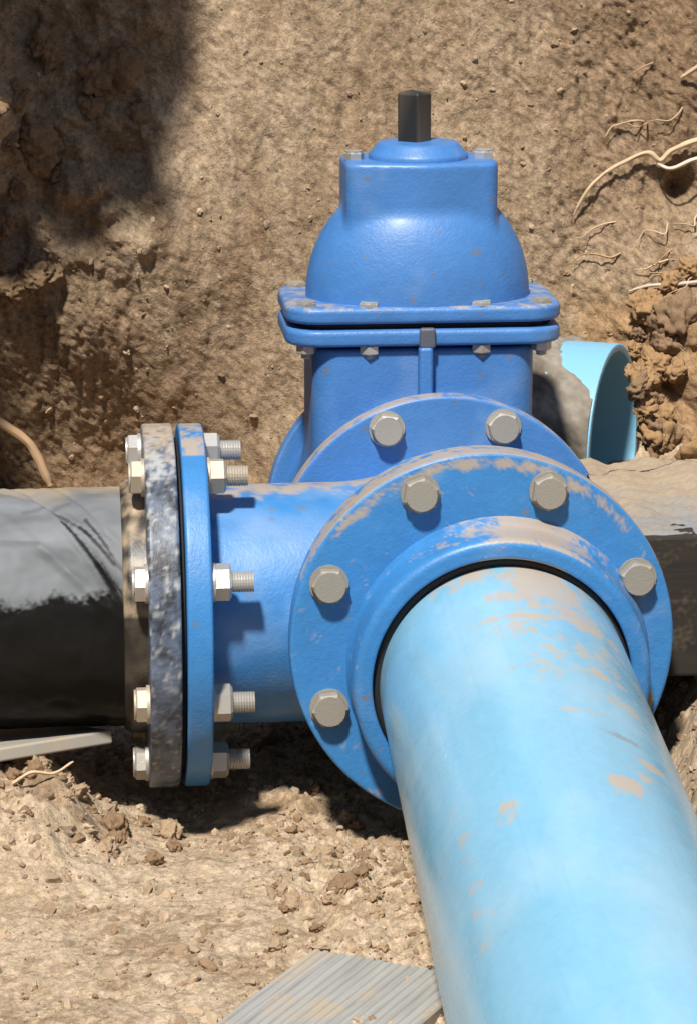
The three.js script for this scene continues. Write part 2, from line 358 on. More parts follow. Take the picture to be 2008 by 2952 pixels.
function thread(r, y0, y1, pitch) { const p = []; const n = Math.round((y1 - y0) / pitch); for (let i = 0; i < n; i++) { p.push([y0 + i * pitch, r - 0.0009], [y0 + (i + 0.5) * pitch, r]); } p.push([y1 - 0.001, r - 0.0006], [y1, r - 0.003], [y1, 0]); const g = new THREE.LatheGeometry(p.map(q => new THREE.Vector2(Math.max(q[1], 1e-5), q[0])), 20).toNonIndexed(); g.computeVertexNormals(); return g; }
const nutHex = boxUV(clean(prism(6, 0.0172, 0.015, 0.0025).translate(0, 0.003, 0)));
const studLong = boxUV(clean(thread(0.0098, 0.004, 0.038, 0.0025))), studShort = boxUV(clean(thread(0.0098, 0.004, 0.024, 0.0025)));
const smallHead = boxUV(mergeGeometries([clean(prism(6, 0.0105, 0.008, 0.0015)), clean(discY(0.0088, 0.007, 0.009))]));
const smallNut = boxUV(mergeGeometries([clean(prism(6, 0.0102, 0.009, 0.0015)), clean(thread(0.0055, 0.008, 0.014, 0.0018))]));
const boltR = mulberry(77);
const tints = new Map();
function variant(mat) { // plated steel differs a little from bolt to bolt
  if (!tints.has(mat)) tints.set(mat, [[1, 1, 1], [0.8, 0.78, 0.74], [0.92, 0.84, 0.72], [1.1, 1.1, 1.1]].map((k, i) => { const m = mat.clone(); m.color.setRGB(mat.color.r * k[0], mat.color.g * k[1], mat.color.b * k[2]); m.roughness = mat.roughness + [0, 0.12, 0.2, -0.06][i]; return m; }));
  return tints.get(mat)[Math.floor(boltR() * 4)];
}
function placed(name, geo, mat, parent, pos, dir, stud) {
  mat = variant(mat);
  const m = shade(new THREE.Mesh(geo, mat)); m.name = name;
  const q = new THREE.Quaternion().setFromUnitVectors(V(0, 1, 0), V(...dir).normalize());
  m.quaternion.copy(q.multiply(new THREE.Quaternion().setFromAxisAngle(V(0, 1, 0), boltR() * 6.28)));
  m.position.set(pos[0] - parent.position.x, pos[1] - parent.position.y, pos[2] - parent.position.z);
  if (geo === headGeo || geo === nutHex) { const w = shade(new THREE.Mesh(washerGeo, mat)); w.name = 'washer'; m.add(w); }
  if (stud) { const w = shade(new THREE.Mesh(stud, mat)); w.name = 'stud'; m.add(w); }
  parent.add(m); return m;
}

// ---------------------------------------------------------------- tee fitting
const ZF = 0.1565, ZB = -0.131, XL = 0.2675, RB = 0.150;
{
  const t = thing('tee_fitting', 'blue enamelled cast tee joining the black, light blue and valve pipes', 'pipe fitting', [0, -0.17, 0]);
  const body = sdfMesh((x, y, z) => {
    const cz = smax(Math.hypot(x, y) - 0.114, Math.abs(z + 0.012) - 0.135, 0.004);
    const cx = smax(Math.hypot(y, z) - 0.113, Math.max(x - 0.0, -x - 0.25), 0.004);
    return smin(cz, cx, 0.05);
  }, [-0.27, -0.15, -0.17], [0.15, 0.15, 0.15], 0.005);
  const dust = (x, y, z) => sstep(0.09, 0.113, y) * 0.8 * sstep(0.06, 0.0, z) ; 
  part('body', boxUV(paint(body, enamel(BLUE_TEE, dust, 0.28))), M.paint, t);
  const fd = (x, y, z, nx, ny, nz) => (Math.abs(nz) < 0.6 && y > 0.08 ? 0.75 : 0);
  part('front_flange', boxUV(paint(turned(ringProfile(0.107, 0.1295, 0.1, 0.172, 0.003), [0, 0, 1], [0, 0, 0], 360, 0.003), enamel(BLUE_TEE, fd))), M.paint, t);
  part('rear_flange', boxUV(paint(turned(ringProfile(-0.155, ZB, 0.1, 0.1695, 0.003), [0, 0, 1], [0, 0, 0], 360, 0.003), enamel(BLUE_VALVE, (x, y, z, nx, ny, nz) => (Math.abs(nz) < 0.5 && y > 0.05 ? 0.6 + 0.3 * (x < 0) : 0)))), M.paint, t);
  part('side_flange', boxUV(paint(turned(ringProfile(-0.2665, -0.243, 0.1, 0.171, 0.003), [1, 0, 0], [0, 0, 0], 360, 0.003), enamel(BLUE_TEE, (x, y, z, nx) => (Math.abs(nx) < 0.5 && y > 0.158 ? 0.75 : 0)))), M.paint, t);
  for (let k = 0; k < 8; k++) {
    const a = (k + 0.5) * Math.PI / 4;
    placed('bolt', headGeo, M.zinc, t, [RB * Math.sin(a), RB * Math.cos(a), ZB], [0, 0, 1]);
    placed('nut', nutHex, M.zinc, t, [-0.243, 0.1475 * Math.cos(a), 0.1475 * Math.sin(a)], [1, 0, 0], studLong);
    if (Math.cos(a) > -0.95) placed('nut', nutHex, M.zincDust, t, [RB * Math.sin(a), RB * Math.cos(a), 0.107], [0, 0, -1], studShort);
  }
}

// ---------------------------------------------------------------- flange adapter at the mouth of the tee
const pd = V(-0.0296, -0.0719, 1).normalize();
const pAt = z => [pipeX(z), pipeY(z), z];
{
  const t = thing('flange_adapter', 'blue ring flange with raised lip gripping the light blue pipe', 'flange', [0, -0.174, 0.145]);
  const fd = (x, y, z, nx, ny, nz) => {
    const a = Math.atan2(x, y);
    if (nz < 0.6 && y > 0.06) return 0.72 + 0.25 * Math.cos(a - 0.05);
    return 0.3 * Math.exp(-Math.pow((Math.hypot(x, y) - 0.166) / 0.006, 2)) * (y > 0.1 ? 1.9 : 0) + 0.22;
  };
  const col = enamel(BLUE_TEE, fd);
  part('flange_ring', boxUV(paint(turned(ringProfile(0.1325, ZF, 0.1, 0.1745, 0.0032), [0, 0, 1], [0, 0, 0], 400, 0.0025), col)), M.paint, t);
  part('gasket', turned(ringProfile(0.1297, 0.1323, 0.1, 0.165, 0.0008), [0, 0, 1], [0, 0, 0], 96), M.rubber, t);
  // the lip follows the pipe's own axis
  const c0 = pAt(ZF - 0.004), lipD = [pd.x * 0.8, pd.y * 0.8, pd.z];
  const lip = turned([[-0.006, 0.141], [0.006, 0.138], [0.012, 0.1355], [0.02, 0.1345], [0.04, 0.134], [0.0445, 0.133], [0.047, 0.1305], [0.048, 0.1275], [0.048, 0.118], [0.0465, 0.1162], [0.01, 0.116]], lipD, [c0[0] * 0.85, c0[1] * 0.85, c0[2]], 360, 0.002);
  part('lip', boxUV(paint(lip, enamel(BLUE_TEE, (x, y, z, nx, ny, nz) => { const a = Math.atan2(x - 0.02, y); return (nz < 0.75 ? 1 : 0) * (0.15 + 0.85 * Math.exp(-Math.pow((a - 0.2) / 0.5, 2))) + 0.12; }))), M.paint, t);
  const seal = turned([[0.02, 0.117], [0.04, 0.1165], [0.0405, 0.1115], [0.039, 0.108]], lipD, [c0[0] * 0.85, c0[1] * 0.85, c0[2]], 96);
  part('seal', seal, M.rubber, t);
  for (let k = 0; k < 8; k++) { const a = (k + 0.5) * Math.PI / 4; placed('bolt', headGeo, M.zincDust, t, [RB * 1.005 * Math.sin(a), RB * 1.005 * Math.cos(a), ZF], [0, 0, 1]); }
}

// ---------------------------------------------------------------- light blue pipe running towards the viewer
{
  const L0 = 0.09, L1 = 2.3, R = 0.1115, TW = 768, TH = 1536, LT = 1.0;
  const spots = [ // s (m along from mouth), angle from top (+ right), size along, size around, strength, tone
    [0.075, 0.22, 0.05, 0.035, 1.5, 0], [0.12, 0.05, 0.02, 0.05, 0.9, 0], [0.10, 0.5, 0.04, 0.03, 0.6, 0], [0.17, -0.02, 0.012, 0.05, 0.95, 0], [0.25, 0.25, 0.05, 0.06, 0.6, 0], [0.22, 0.55, 0.06, 0.05, 0.55, 0],
    [0.05, -0.3, 0.03, 0.05, 0.7, 0], [0.09, 0.3, 0.06, 0.05, 1.0, 0], [0.16, 0.5, 0.025, 0.05, 0.9, 0], [0.29, 0.45, 0.012, 0.03, 0.8, 0], [0.39, 0.15, 0.01, 0.03, 0.65, 0], [0.47, 0.62, 0.012, 0.03, 0.85, 0], [0.56, -0.5, 0.03, 0.012, 0.6, 0], [0.14, 0.35, 0.03, 0.06, 0.85, 0], [0.2, -0.1, 0.03, 0.03, 0.7, 0], [0.3, 0.1, 0.04, 0.05, 0.5, 0], [0.34, 0.6, 0.02, 0.03, 0.8, 0], [0.43, 0.42, 0.008, 0.02, 1.1, 1], [0.50, 0.5, 0.02, 0.018, 0.75, 0], [0.535, 0.33, 0.022, 0.016, 1.2, 0], [0.3, 0.9, 0.15, 0.03, 0.5, 0], [0.6, -0.9, 0.2, 0.02, 0.4, 0], [0.7, 0.9, 0.1, 0.03, 0.5, 0]];
  const base = [0.228, 0.5, 0.7];
  const px = new Float32Array(TW * TH);
  const map = dataTex(TW, TH, (i, j, k) => {
    const ang = (i / TW) * Math.PI * 2 - Math.PI, s = j / TH * LT, cx = Math.cos(ang), sx = Math.sin(ang);
    const ax = cx * R, ay = sx * R;
    let c = base.map(v => v * (1 + 0.07 * fbm(ax * 14, ay * 14, s * 9, 3) + 0.05 * N(ax * 50, ay * 50, s * 9) + 0.04 * N(ax * 160, ay * 160, s * 120)));
    // chalky rubbed film in long patches
    const film = clamp(1.5 * fbm(ax * 11 + 5, ay * 11, s * 5, 4) + 0.12) * 0.5; c = mix3(c, [0.52, 0.65, 0.72], film);
    let d = 0; let tone = 0;
    for (const [ss, aa, ls, la, st, tn] of spots) { const e = Math.exp(-Math.pow((s - ss) / ls, 2) - Math.pow((ang - aa) * R / la, 2)) * st; if (e > d) { d = e; tone = tn; } }
    const g = 0.45 + 0.9 * fbm(ax * 70, ay * 70, s * 45, 3) + 0.3 * N(ax * 400, ay * 400, s * 400);
    const m = clamp((d - g) * 3) * 0.8; c = mix3(c, tone ? [0.25, 0.27, 0.3] : [0.5, 0.37, 0.25], m);
    // fine scuffs along the pipe and round it
    const sc = N(ax * 240, ay * 240, s * 3.5) + 0.3 * N(ax * 30, ay * 30, s * 12); if (sc > 0.52) c = mix3(c, [0.17, 0.4, 0.58], 0.14);
    px[k] = clamp(0.26 + 0.45 * m + 0.22 * film + 0.1 * N(ax * 90, ay * 90, s * 60), 0.1, 1);
    return c.map(toS);
  }, true);
  const rough = dataTex(TW, TH, (i, j, k) => [px[k], px[k], px[k]]);
  const q = new THREE.Quaternion().setFromUnitVectors(V(0, 0, 1), pd);
  const as = []; for (let i = 0; i <= 180; i++) as.push(-Math.PI + i / 180 * Math.PI * 2);
  const g = sheet(as, steps([[L0, L1, 0.05]]), (a, s) => { const v = V(Math.sin(a) * R, Math.cos(a) * R, s - L0).applyQuaternion(q); return [v.x + pipeX(L0), v.y + pipeY(L0), v.z + L0]; }, true);
  const uv = g.attributes.uv; for (let i = 0; i < uv.count; i++) uv.setXY(i, (uv.getX(i) + Math.PI) / (2 * Math.PI), (uv.getY(i) - L0 - 0.06) / LT);
  { // smooth seam at the underside
    const nn = g.attributes.normal, v = V(), w = as.length;
    for (let j = 0; j < nn.count / w; j++) for (let i = 0; i < w; i++) { v.set(Math.sin(as[i]), Math.cos(as[i]), 0).applyQuaternion(q); nn.setXYZ(j * w + i, v.x, v.y, v.z); }
  }
  const mat = new THREE.MeshPhysicalMaterial({ map, roughnessMap: rough, roughness: 1, clearcoat: 0.5, clearcoatRoughness: 0.24 });
  single('water_pipe', 'long light blue plastic pipe leaving the ring flange, dusted with sand', 'pipe', g, mat, [pipeX(0.7), pipeY(0.7) - R, 0.7]);
}

// ---------------------------------------------------------------- black pipes
function blackPipe(R, x0, x1, seedA, dustFn, scratches, sandW = 2.6) {
  const TW = 768, TH = 1024, LT = Math.abs(x1 - x0), px = new Float32Array(TW * TH);
  const map = dataTex(TW, TH, (i, j, k) => {
    const ang = (i / TW) * Math.PI * 2 - Math.PI, s = x0 + (x1 - x0) * j / TH, ax = Math.cos(ang) * R, ay = Math.sin(ang) * R; // ang 0 = top, + towards viewer
    let c = [0.011, 0.0105, 0.010].map(v => v * (1 + 0.5 * fbm(ax * 30, ay * 30, s * 20, 3)));
    const d = dustFn(ang, s);
    const g = 0.5 + 0.55 * fbm(ax * 20 + seedA, ay * 20, s * 9, 4) + 0.22 * N(ax * 300, ay * 300, s * 300);
    let m = clamp((d - g) * 1.9 + 0.1) * (d > 0.02 ? 1 : 0);
    m *= 0.72 + 0.5 * fbm(ax * 34, ay * 34, s * 13 + seedA, 3);
    for (const [s0, a0, s1, a1, w, st] of scratches) {
      const ux = s1 - s0, uy = (a1 - a0) * R, L2 = ux * ux + uy * uy, t = clamp(((s - s0) * ux + (ang - a0) * R * uy) / L2);
      const dd = Math.hypot(s - s0 - ux * t, (ang - a0) * R - uy * t) + 0.0012 * N(s * 160, ang * 30);
      m *= 1 - st * clamp(1.5 - dd / w);
    }
    const sand = clamp((1.25 - Math.abs(ang + 0.25) * sandW) + 0.8 * fbm(ax * 26, 3, s * 22, 3));
    c = mix3(c, mix3([0.235, 0.25, 0.27], [0.46, 0.37, 0.26], sand), clamp(m));
    px[k] = clamp(mix(0.34, 0.62, clamp(m)) + 0.1 * N(ax * 80, ay * 80, s * 80));
    return c.map(toS);
  }, true);
  const rough = dataTex(TW, TH, (i, j, k) => [px[k], px[k], px[k]]);
  return new THREE.MeshPhysicalMaterial({ map, roughnessMap: rough, roughness: 1, specularIntensity: 0.2 });
}
function pipeX_geo(R, x0, x1, n = 160, m = 8) {   // uv: around (0 = underside), along
  const as = []; for (let i = 0; i <= n; i++) as.push(-Math.PI + i / n * Math.PI * 2);
  const xs = []; for (let i = 0; i <= m; i++) xs.push(x0 + (x1 - x0) * i / m);
  const g = sheet(as, xs, (a, x) => [x, Math.cos(a) * R, Math.sin(a) * R], x1 < x0);
  const uv = g.attributes.uv, nn = g.attributes.normal, p = g.attributes.position;
  for (let i = 0; i < uv.count; i++) { uv.setXY(i, (uv.getX(i) + Math.PI) / (2 * Math.PI), (uv.getY(i) - x0) / (x1 - x0)); nn.setXYZ(i, 0, p.getY(i) / R, p.getZ(i) / R); }
  return g;
}
{
  const t = thing('black_pipe', 'thick black plastic pipe with grey dusty top bolted to the tee', 'pipe', [-0.6, -0.1125, 0]);
  const scr = [[-0.375, 0.55, -0.322, 1.25, 0.0028, 0.9], [-0.36, 0.6, -0.33, 0.95, 0.0018, 0.8], [-0.355, 0.5, -0.318, 1.1, 0.0015, 0.7], [-0.345, 0.95, -0.325, 1.3, 0.0035, 0.95], [-0.39, 0.35, -0.35, 0.7, 0.0012, 0.6], [-0.44, 0.75, -0.40, 0.78, 0.003, 0.3], [-0.41, 0.4, -0.37, 0.3, 0.003, 0.25]];
  const mat = blackPipe(0.1125, -1.75, -0.318, 2.2, (a, s) => 1.25 * sstep(1.4, 1.08, Math.abs(a + 0.1) - 0.1 + 0.05 * N(s * 14, 3.3) + 0.06 * N(s * 60, a * 6, 1.3) + 0.05 * N(s * 240, a * 26, 1.3)), scr.map(q => q));
  {
    const g = pipeX_geo(0.1125, -1.75, -0.318, 360, 520), p = g.attributes.position;
    for (let i = 0; i < p.count; i++) {
      const x = p.getX(i), a = Math.atan2(p.getZ(i), p.getY(i)), wr = sstep(-0.62, -0.42, x);
      const fold = (s0, a0, sl, w, h) => { const u = (a - a0) - (x - s0) * sl; return h * Math.exp(-u * u / (w * w)) * sstep(0.11, 0.02, Math.abs(x - s0)); };
      let d = 0.0012 * N(x * 26, a * 3, 1) + wr * (0.0022 * (Math.abs(N(x * 22 - a * 2.2, a * 2.4 + x * 9, 3)) - 0.2) + 0.0012 * (Math.abs(N(x * 60 - a * 3, a * 4 + x * 20, 5)) - 0.2));
      d += fold(-0.35, 0.85, 14, 0.05, -0.004) + fold(-0.35, 0.95, 14, 0.05, 0.003) + fold(-0.34, 0.55, 15, 0.04, -0.003) + fold(-0.36, 1.12, 9, 0.05, 0.003) + fold(-0.38, 0.35, 7, 0.05, -0.0025) + fold(-0.42, 0.75, 3, 0.06, 0.0025);
      d *= sstep(-0.319, -0.33, x);
      const k = 1 + d / 0.1125; p.setY(i, p.getY(i) * k); p.setZ(i, p.getZ(i) * k);
    }
    const uvk = g.attributes.uv.clone(); g.computeVertexNormals(); g.setAttribute('uv', uvk);
    part('pipe_wall', g, mat, t);
  }
  const collarCol = (x, y, z) => { const k = clamp(0.4 + 1.6 * fbm(x * 60, y * 40, z * 40, 3)); return mix3([0.016, 0.014, 0.012], [0.44, 0.34, 0.23], clamp(k * 1.3 - 0.25) * (y > 0.02 + 0.03 * N(z * 40, 2) ? 1 : 0.12)); };
  part('stub_collar', boxUV(paint(turned([[-0.322, 0.1115], [-0.321, 0.1155], [-0.315, 0.119], [-0.3, 0.12]], [1, 0, 0], [0, 0, 0], 240, 0.003), collarCol)), M.paint, t);
  const bf = boxUV(paint(turned(ringProfile(-0.3, -0.2712, 0.11, 0.1715, 0.003), [1, 0, 0], [0, 0, 0], 400, 0.0025), (x, y, z) => {
    const k = 0.5 + 1.5 * fbm(x * 40, y * 34, z * 34, 4) + 0.5 * N(x * 260, y * 260, z * 260);
    let c = mix3([0.018, 0.02, 0.025], [0.13, 0.17, 0.25], clamp(k * 0.9 - 0.05));
    c = mix3(c, [0.42, 0.42, 0.42], 0.85 * clamp((0.5 * N(x * 210, y * 210, z * 210) + 1.1 * fbm(x * 120 + 4, y * 90, z * 90, 3) - 0.14 + (y > 0.135 + 0.02 * N(z * 40, x * 40) ? 0.35 : 0)) * 2.4));
    return mix3(c, DUST, 0.75 * clamp((y - 0.155) * 60 + N(x * 150, z * 150)));
  }));
  part('backing_flange', bf, M.paint, t);
  part('gasket', turned(ringProfile(-0.271, -0.267, 0.1, 0.158, 0.001), [1, 0, 0], [0, 0, 0], 96), M.rubber, t);
  for (let k = 0; k < 8; k++) { const a = (k + 0.5) * Math.PI / 4; placed('bolt', headGeo, M.zinc, t, [-0.3, 0.1475 * Math.cos(a), 0.1475 * Math.sin(a)], [-1, 0, 0]); }
}
{
  const t = thing('timber_block', 'dark squared timber beam with dusty sandy top beside the tee', 'beam', [0.4, -0.052, -0.05]);
  const top = 0.078, h = 0.135;
  const sh = new THREE.Shape([[0.137, -0.088], [1.2, -0.088], [1.2, 0.6], [0.162, 0.17], [0.162, 0.122], [0.137, 0.122]].map(p => new THREE.Vector2(...p)));
  const g = new THREE.ExtrudeGeometry(sh, { depth: h - 0.006, bevelEnabled: true, bevelThickness: 0.003, bevelSize: 0.003, bevelSegments: 2 });
  g.rotateX(-Math.PI / 2); g.translate(0, top - h + 0.003, 0);
  const gg = boxUV(g), uv = gg.attributes.uv; for (let i = 0; i < uv.count; i++) uv.setXY(i, uv.getX(i) / 0.7, uv.getY(i) / 0.2);
  part('beam_body', gg, woodMat([0.03, 0.023, 0.017], [0.012, 0.01, 0.008], 1, 5.1, 0.7, 0.2, 0.12), t);
  const sg = sheet(steps([[0.138, 0.48, 0.003]]), steps([[-0.3, 0.087, 0.003]]), (x, z) => {
    const bk = 0.05 * N(x * 30, 2) * 0.1, heap = sstep(0.05, -0.14, z + 0.03 * N(x * 12, z * 12)) * 0.014;
    const edge = sstep(0.089, 0.078, z + 0.004 * N(x * 60, 3)), lim = z < -0.12 - 0.4 * (x - 0.162) ? -0.03 : 0;
    return [x, top - 0.002 + edge * 0.004 + lim + heap * (1 + 0.5 * fbm(x * 18, 4, z * 18, 2)) + edge * (0.003 * N(x * 50, 1, z * 50) + 0.0025 * clamp(0.5 - cells(x * 130, z * 130)) + bk), z];
  }, true);
  paint(sg, (x, y, z) => {
    const k = clamp(0.5 + 7 * (-z - 0.0) + 1.4 * fbm(x * 22, 2, z * 22, 3));
    return mix3([0.25, 0.25, 0.248], [0.36, 0.28, 0.195], k).map(v => v * (0.92 + 0.2 * N(x * 230, 1, z * 230)));
  });
  part('sand_crust', sg, M.soilPlain, t);
}

// ---------------------------------------------------------------- gate valve
{
  const cx = -0.012, cz = -0.268;
  const t = thing('gate_valve', 'blue cast gate valve with domed bonnet and bare dark spindle', 'valve', [cx, -0.17, cz]);
  const E1 = enamel(BLUE_VALVE, null);
  const body = sdfMesh((x, y, z) => {
    const X = x - cx, Z = z - cz;
    const col = smax(rbox(X, y - 0.03, Z, 0.1115, 0.2, 0.074, 0.026), y - 0.206, 0.004);
    const bore = smax(Math.hypot(x, y) - 0.116, Math.abs(Z) - 0.095, 0.004);
    const hub = smax(Math.hypot(x, y) - 0.128 - Math.max(0, Math.abs(Z) - 0.06) * 0.4, Math.abs(Z) - 0.092, 0.004);
    return smin(smin(col, bore, 0.03), hub, 0.035);
  }, [-0.18, -0.2, -0.39], [0.17, 0.22, -0.15], 0.0048);
  part('body', boxUV(paint(body, E1)), M.paint, t);
  part('front_flange', boxUV(paint(turned(ringProfile(-0.181, -0.1572, 0.1, 0.16, 0.003), [0, 0, 1], [0, 0, 0], 300, 0.003), enamel(BLUE_VALVE, (x, y, z, nx, ny, nz) => (Math.abs(nz) < 0.5 && y > 0.05 ? 0.55 : 0)))), M.paint, t);
  part('rear_flange', boxUV(paint(turned(ringProfile(-0.384, -0.36, 0.1, 0.16, 0.003), [0, 0, 1], [0, 0, 0], 200, 0.006), E1)), M.paint, t);
  const plate = (y0, y1, hx, hz, r, bev, dust) => {
    const cell = 0.0035;
    return boxUV(paint(sdfMesh((x, y, z) => {
      const X = Math.abs(x - cx) - hx + r, Z = Math.abs(z - cz) - hz + r;
      const d2 = Math.hypot(Math.max(X, 0), Math.max(Z, 0)) + Math.min(Math.max(X, Z), 0) - r;
      const dy = Math.abs(y - (y0 + y1) / 2) - (y1 - y0) / 2;
      const a = d2 + bev, b = dy + bev;
      return Math.hypot(Math.max(a, 0), Math.max(b, 0)) + Math.min(Math.max(a, b), 0) - bev;
    }, [cx - hx - 0.01, y0 - 0.008, cz - hz - 0.01], [cx + hx + 0.01, y1 + 0.008, cz + hz + 0.01], cell), enamel(BLUE_VALVE, dust)));
  };
  part('body_flange', plate(0.2095, 0.2268, 0.1385, 0.083, 0.036, 0.005, null), M.paint, t);
  part('bonnet_gasket', plate(0.2265, 0.2326, 0.129, 0.074, 0.03, 0.0005, () => 0).translate(0, 0, 0), M.rubber, t);
  part('bonnet_flange', plate(0.2322, 0.2492, 0.1385, 0.083, 0.036, 0.005, (x, y, z, nx, ny) => (ny > 0.5 ? 0.55 : 0)), M.paint, t);
  const supe = (X, Y, Z, a, b, c, e) => { const k = Math.pow(Math.pow(Math.abs(X) / a, e) + Math.pow(Math.abs(Y) / b, e) + Math.pow(Math.abs(Z) / c, e), 1 / e); return (k - 1) * Math.min(a, b, c) * 0.9; };
  const bon = sdfMesh((x, y, z) => {
    const X = x - cx, Z = z - cz;
    const dome = smax(supe(X, y - 0.25, Z, 0.1135, 0.121, 0.08, 2.06), 0.244 - y, 0.003);
    const ne = smax(Math.abs(X) - 0.0765, (Math.abs(Z) + 0.2 * (Math.sqrt(X * X + 0.0001)) - 0.0585) * 0.98, 0.014);
    const neck = smax(ne, Math.abs(y - 0.335) - 0.053, 0.006);
    return smin(dome, neck, 0.004);
  }, [-0.14, 0.235, -0.37], [0.115, 0.4, -0.165], 0.0034);
  part('bonnet', boxUV(paint(bon, enamel(BLUE_VALVE, null, -0.1))), M.paint, t);
  part('gland', boxUV(paint(turned([[0.383, 0.05], [0.391, 0.05], [0.393, 0.049], [0.402, 0.041], [0.404, 0.039], [0.405, 0.02], [0.405, 0.001]], [0, 1, 0], [cx, 0, cz], 120, 0.003), E1)), M.paint, t);
  const stem = new RoundedBoxGeometry(0.0262, 0.062, 0.0262, 4, 0.004); stem.rotateY(0.9); stem.translate(cx - 0.004, 0.4235, cz);
  part('spindle', paint(stem, (x, y, z) => mix3([0.022, 0.024, 0.026], [0.2, 0.145, 0.1], clamp(0.15 + 2.0 * fbm(x * 90, y * 60, z * 90, 3)))), M.steel, t);
  for (const sx of [-1, 1]) placed('gland_bolt', smallHead, M.zinc, t, [cx + sx * 0.0655, 0.3875, cz + 0.006], [0, 1, 0]);
  const bx = [-0.118, -0.056, 0.056, 0.118];
  for (const x of bx) for (const s of [1, -1]) {
    const z = cz + s * (Math.abs(x) > 0.1 ? 0.062 : 0.071);
    placed('bonnet_nut', smallNut, M.zinc, t, [cx + x, 0.2096, z], [0, -1, 0]);
    placed('bonnet_bolt', smallHead, M.zincDust, t, [cx + x, 0.249, z], [0, 1, 0]).scale.y = 0.5;
  }
  // casting rib and the small lug above it
  const rib = new RoundedBoxGeometry(0.014, 0.062, 0.02, 3, 0.004); rib.translate(cx - 0.001, 0.179, cz + 0.08);
  part('rib', boxUV(paint(rib, E1)), M.paint, t);
  const lug = new RoundedBoxGeometry(0.016, 0.021, 0.008, 3, 0.003); lug.translate(cx + 0.0005, 0.2185, cz + 0.0845);
  part('lug', boxUV(paint(lug, () => [0.09, 0.1, 0.13])), M.paint, t);
}

// ---------------------------------------------------------------- muddy light blue pipe behind the valve
{
  const t = thing('muddy_pipe', 'open ended light blue pipe caked with grey mud behind the valve', 'pipe', [0.12, -0.065, -0.53]);
  const R = 0.112, L = 0.22, ang = 0.42;  // axis runs right and slightly towards the viewer
  const end = V(0.226, 0.048, -0.45), ax = V(Math.cos(ang), 0, Math.sin(ang));
  const q = new THREE.Quaternion().setFromUnitVectors(V(0, 1, 0), ax);
  const tubeG = new THREE.LatheGeometry([[0.103, -L], [0.103, -0.001], [0.1045, 0], [0.1105, 0], [R, -0.0012], [R, -L]].map(p => new THREE.Vector2(...p)), 180);
  tubeG.applyQuaternion(q); tubeG.translate(end.x, end.y, end.z);
  paint(tubeG, (x, y, z) => [0.2, 0.46, 0.66].map(v => v * (1 + 0.08 * fbm(x * 30, y * 30, z * 30, 3))));
  part('pipe_wall', boxUV(tubeG), M.paint, t);
  const e1 = V(0, 1, 0), e2 = V().crossVectors(ax, e1).multiplyScalar(-1); // e2 points to the viewer side
  if (e2.z < 0) e2.negate();
  const mg = sheet(steps([[0.0, 0.19, 0.003]]), steps([[-2.2, 2.6, 0.03]]), (s, a) => {
    const lim = 0.018 + 0.03 * clamp(1.3 - a) * 0.9 + 0.02 * N(a * 3, 1.4) + 0.006 * N(a * 12, 4.4);
    const cover = sstep(lim - 0.006, lim + 0.008, a > 0.55 ? s + (a - 0.55) * 0.09 : s);
    const r = R - 0.004 + cover * (0.007 + 0.005 * N(s * 34, a * 4, 2) + 0.003 * N(s * 90, a * 12, 5) + 0.0014 * N(s * 220, a * 26, 5));
    const p = end.clone().addScaledVector(ax, -s - 0.002).addScaledVector(e1, Math.cos(a) * r).addScaledVector(e2, Math.sin(a) * r);
    return [p.x, p.y, p.z];
  }, true);
  paint(mg, (x, y, z) => { const k = clamp(0.5 + 1.5 * fbm(x * 26, y * 22, z * 22, 4)); return mix3([0.14, 0.115, 0.085], [0.34, 0.3, 0.25], k).map(v => v * (0.9 + 0.25 * N(x * 180, y * 180, z * 180))); });
  part('mud_crust', mg, M.soilPlain, t);
}

// ---------------------------------------------------------------- boards
{ // grooved decking board on the sand in front
  const w = 0.145, h = 0.022, n = 18, pitch = w / n, p = [];
  p.push([-w / 2, 0], [w / 2, 0]);
  for (let i = n; i > 0; i--) { const x1 = -w / 2 + i * pitch, x0 = x1 - pitch; p.push([x1 - pitch * 0.12, h - 0.0014], [x1 - pitch * 0.28, h], [x0 + pitch * 0.28, h], [x0 + pitch * 0.12, h - 0.0014]); }
  const sh = new THREE.Shape(p.map(q => new THREE.Vector2(...q)));
  const L = 0.9, g = new THREE.ExtrudeGeometry(sh, { depth: L, bevelEnabled: false });
  const uvA = g.attributes.uv, pp = g.attributes.position;
  for (let i = 0; i < pp.count; i++) uvA.setXY(i, pp.getZ(i) / L, pp.getX(i) / w + 0.5);
  const d = V(-0.51, 0, 0.86).normalize(), side = V(d.z, 0, -d.x);
  const c = V(-0.1785, 0, 0.455).addScaledVector(side, w / 2);
  g.applyMatrix4(new THREE.Matrix4().makeBasis(side, V(0, 1, 0), d));
  g.translate(c.x, -0.194, c.z);
  single('grooved_board', 'weathered grey grooved board lying on the sand beside the blue pipe', 'board', g, woodMat([0.35, 0.345, 0.33], [0.23, 0.22, 0.205], 1, 3.3, L, w), [c.x + d.x * 0.4, -0.194, c.z + d.z * 0.4]);
}
{ // pale plank under the black pipe
  const L = 0.7, w = 0.17, h = 0.013;
  const g = new RoundedBoxGeometry(L, h, w, 2, 0.0025);
  const pp = g.attributes.position, uvA = g.attributes.uv; for (let i = 0; i < pp.count; i++) uvA.setXY(i, pp.getX(i) / L + 0.5, pp.getZ(i) / w + 0.5);
  g.translate(-L / 2, 0, -w / 2); g.rotateX(-0.2); g.rotateY(0.43); g.translate(-0.333, -0.109, 0.062);
  single('plank', 'pale grey plank wedged under the black pipe', 'plank', g, woodMat([0.36, 0.34, 0.305], [0.24, 0.22, 0.195], 1, 9.3, L, w), [-0.62, -0.1375, 0.05]);
}

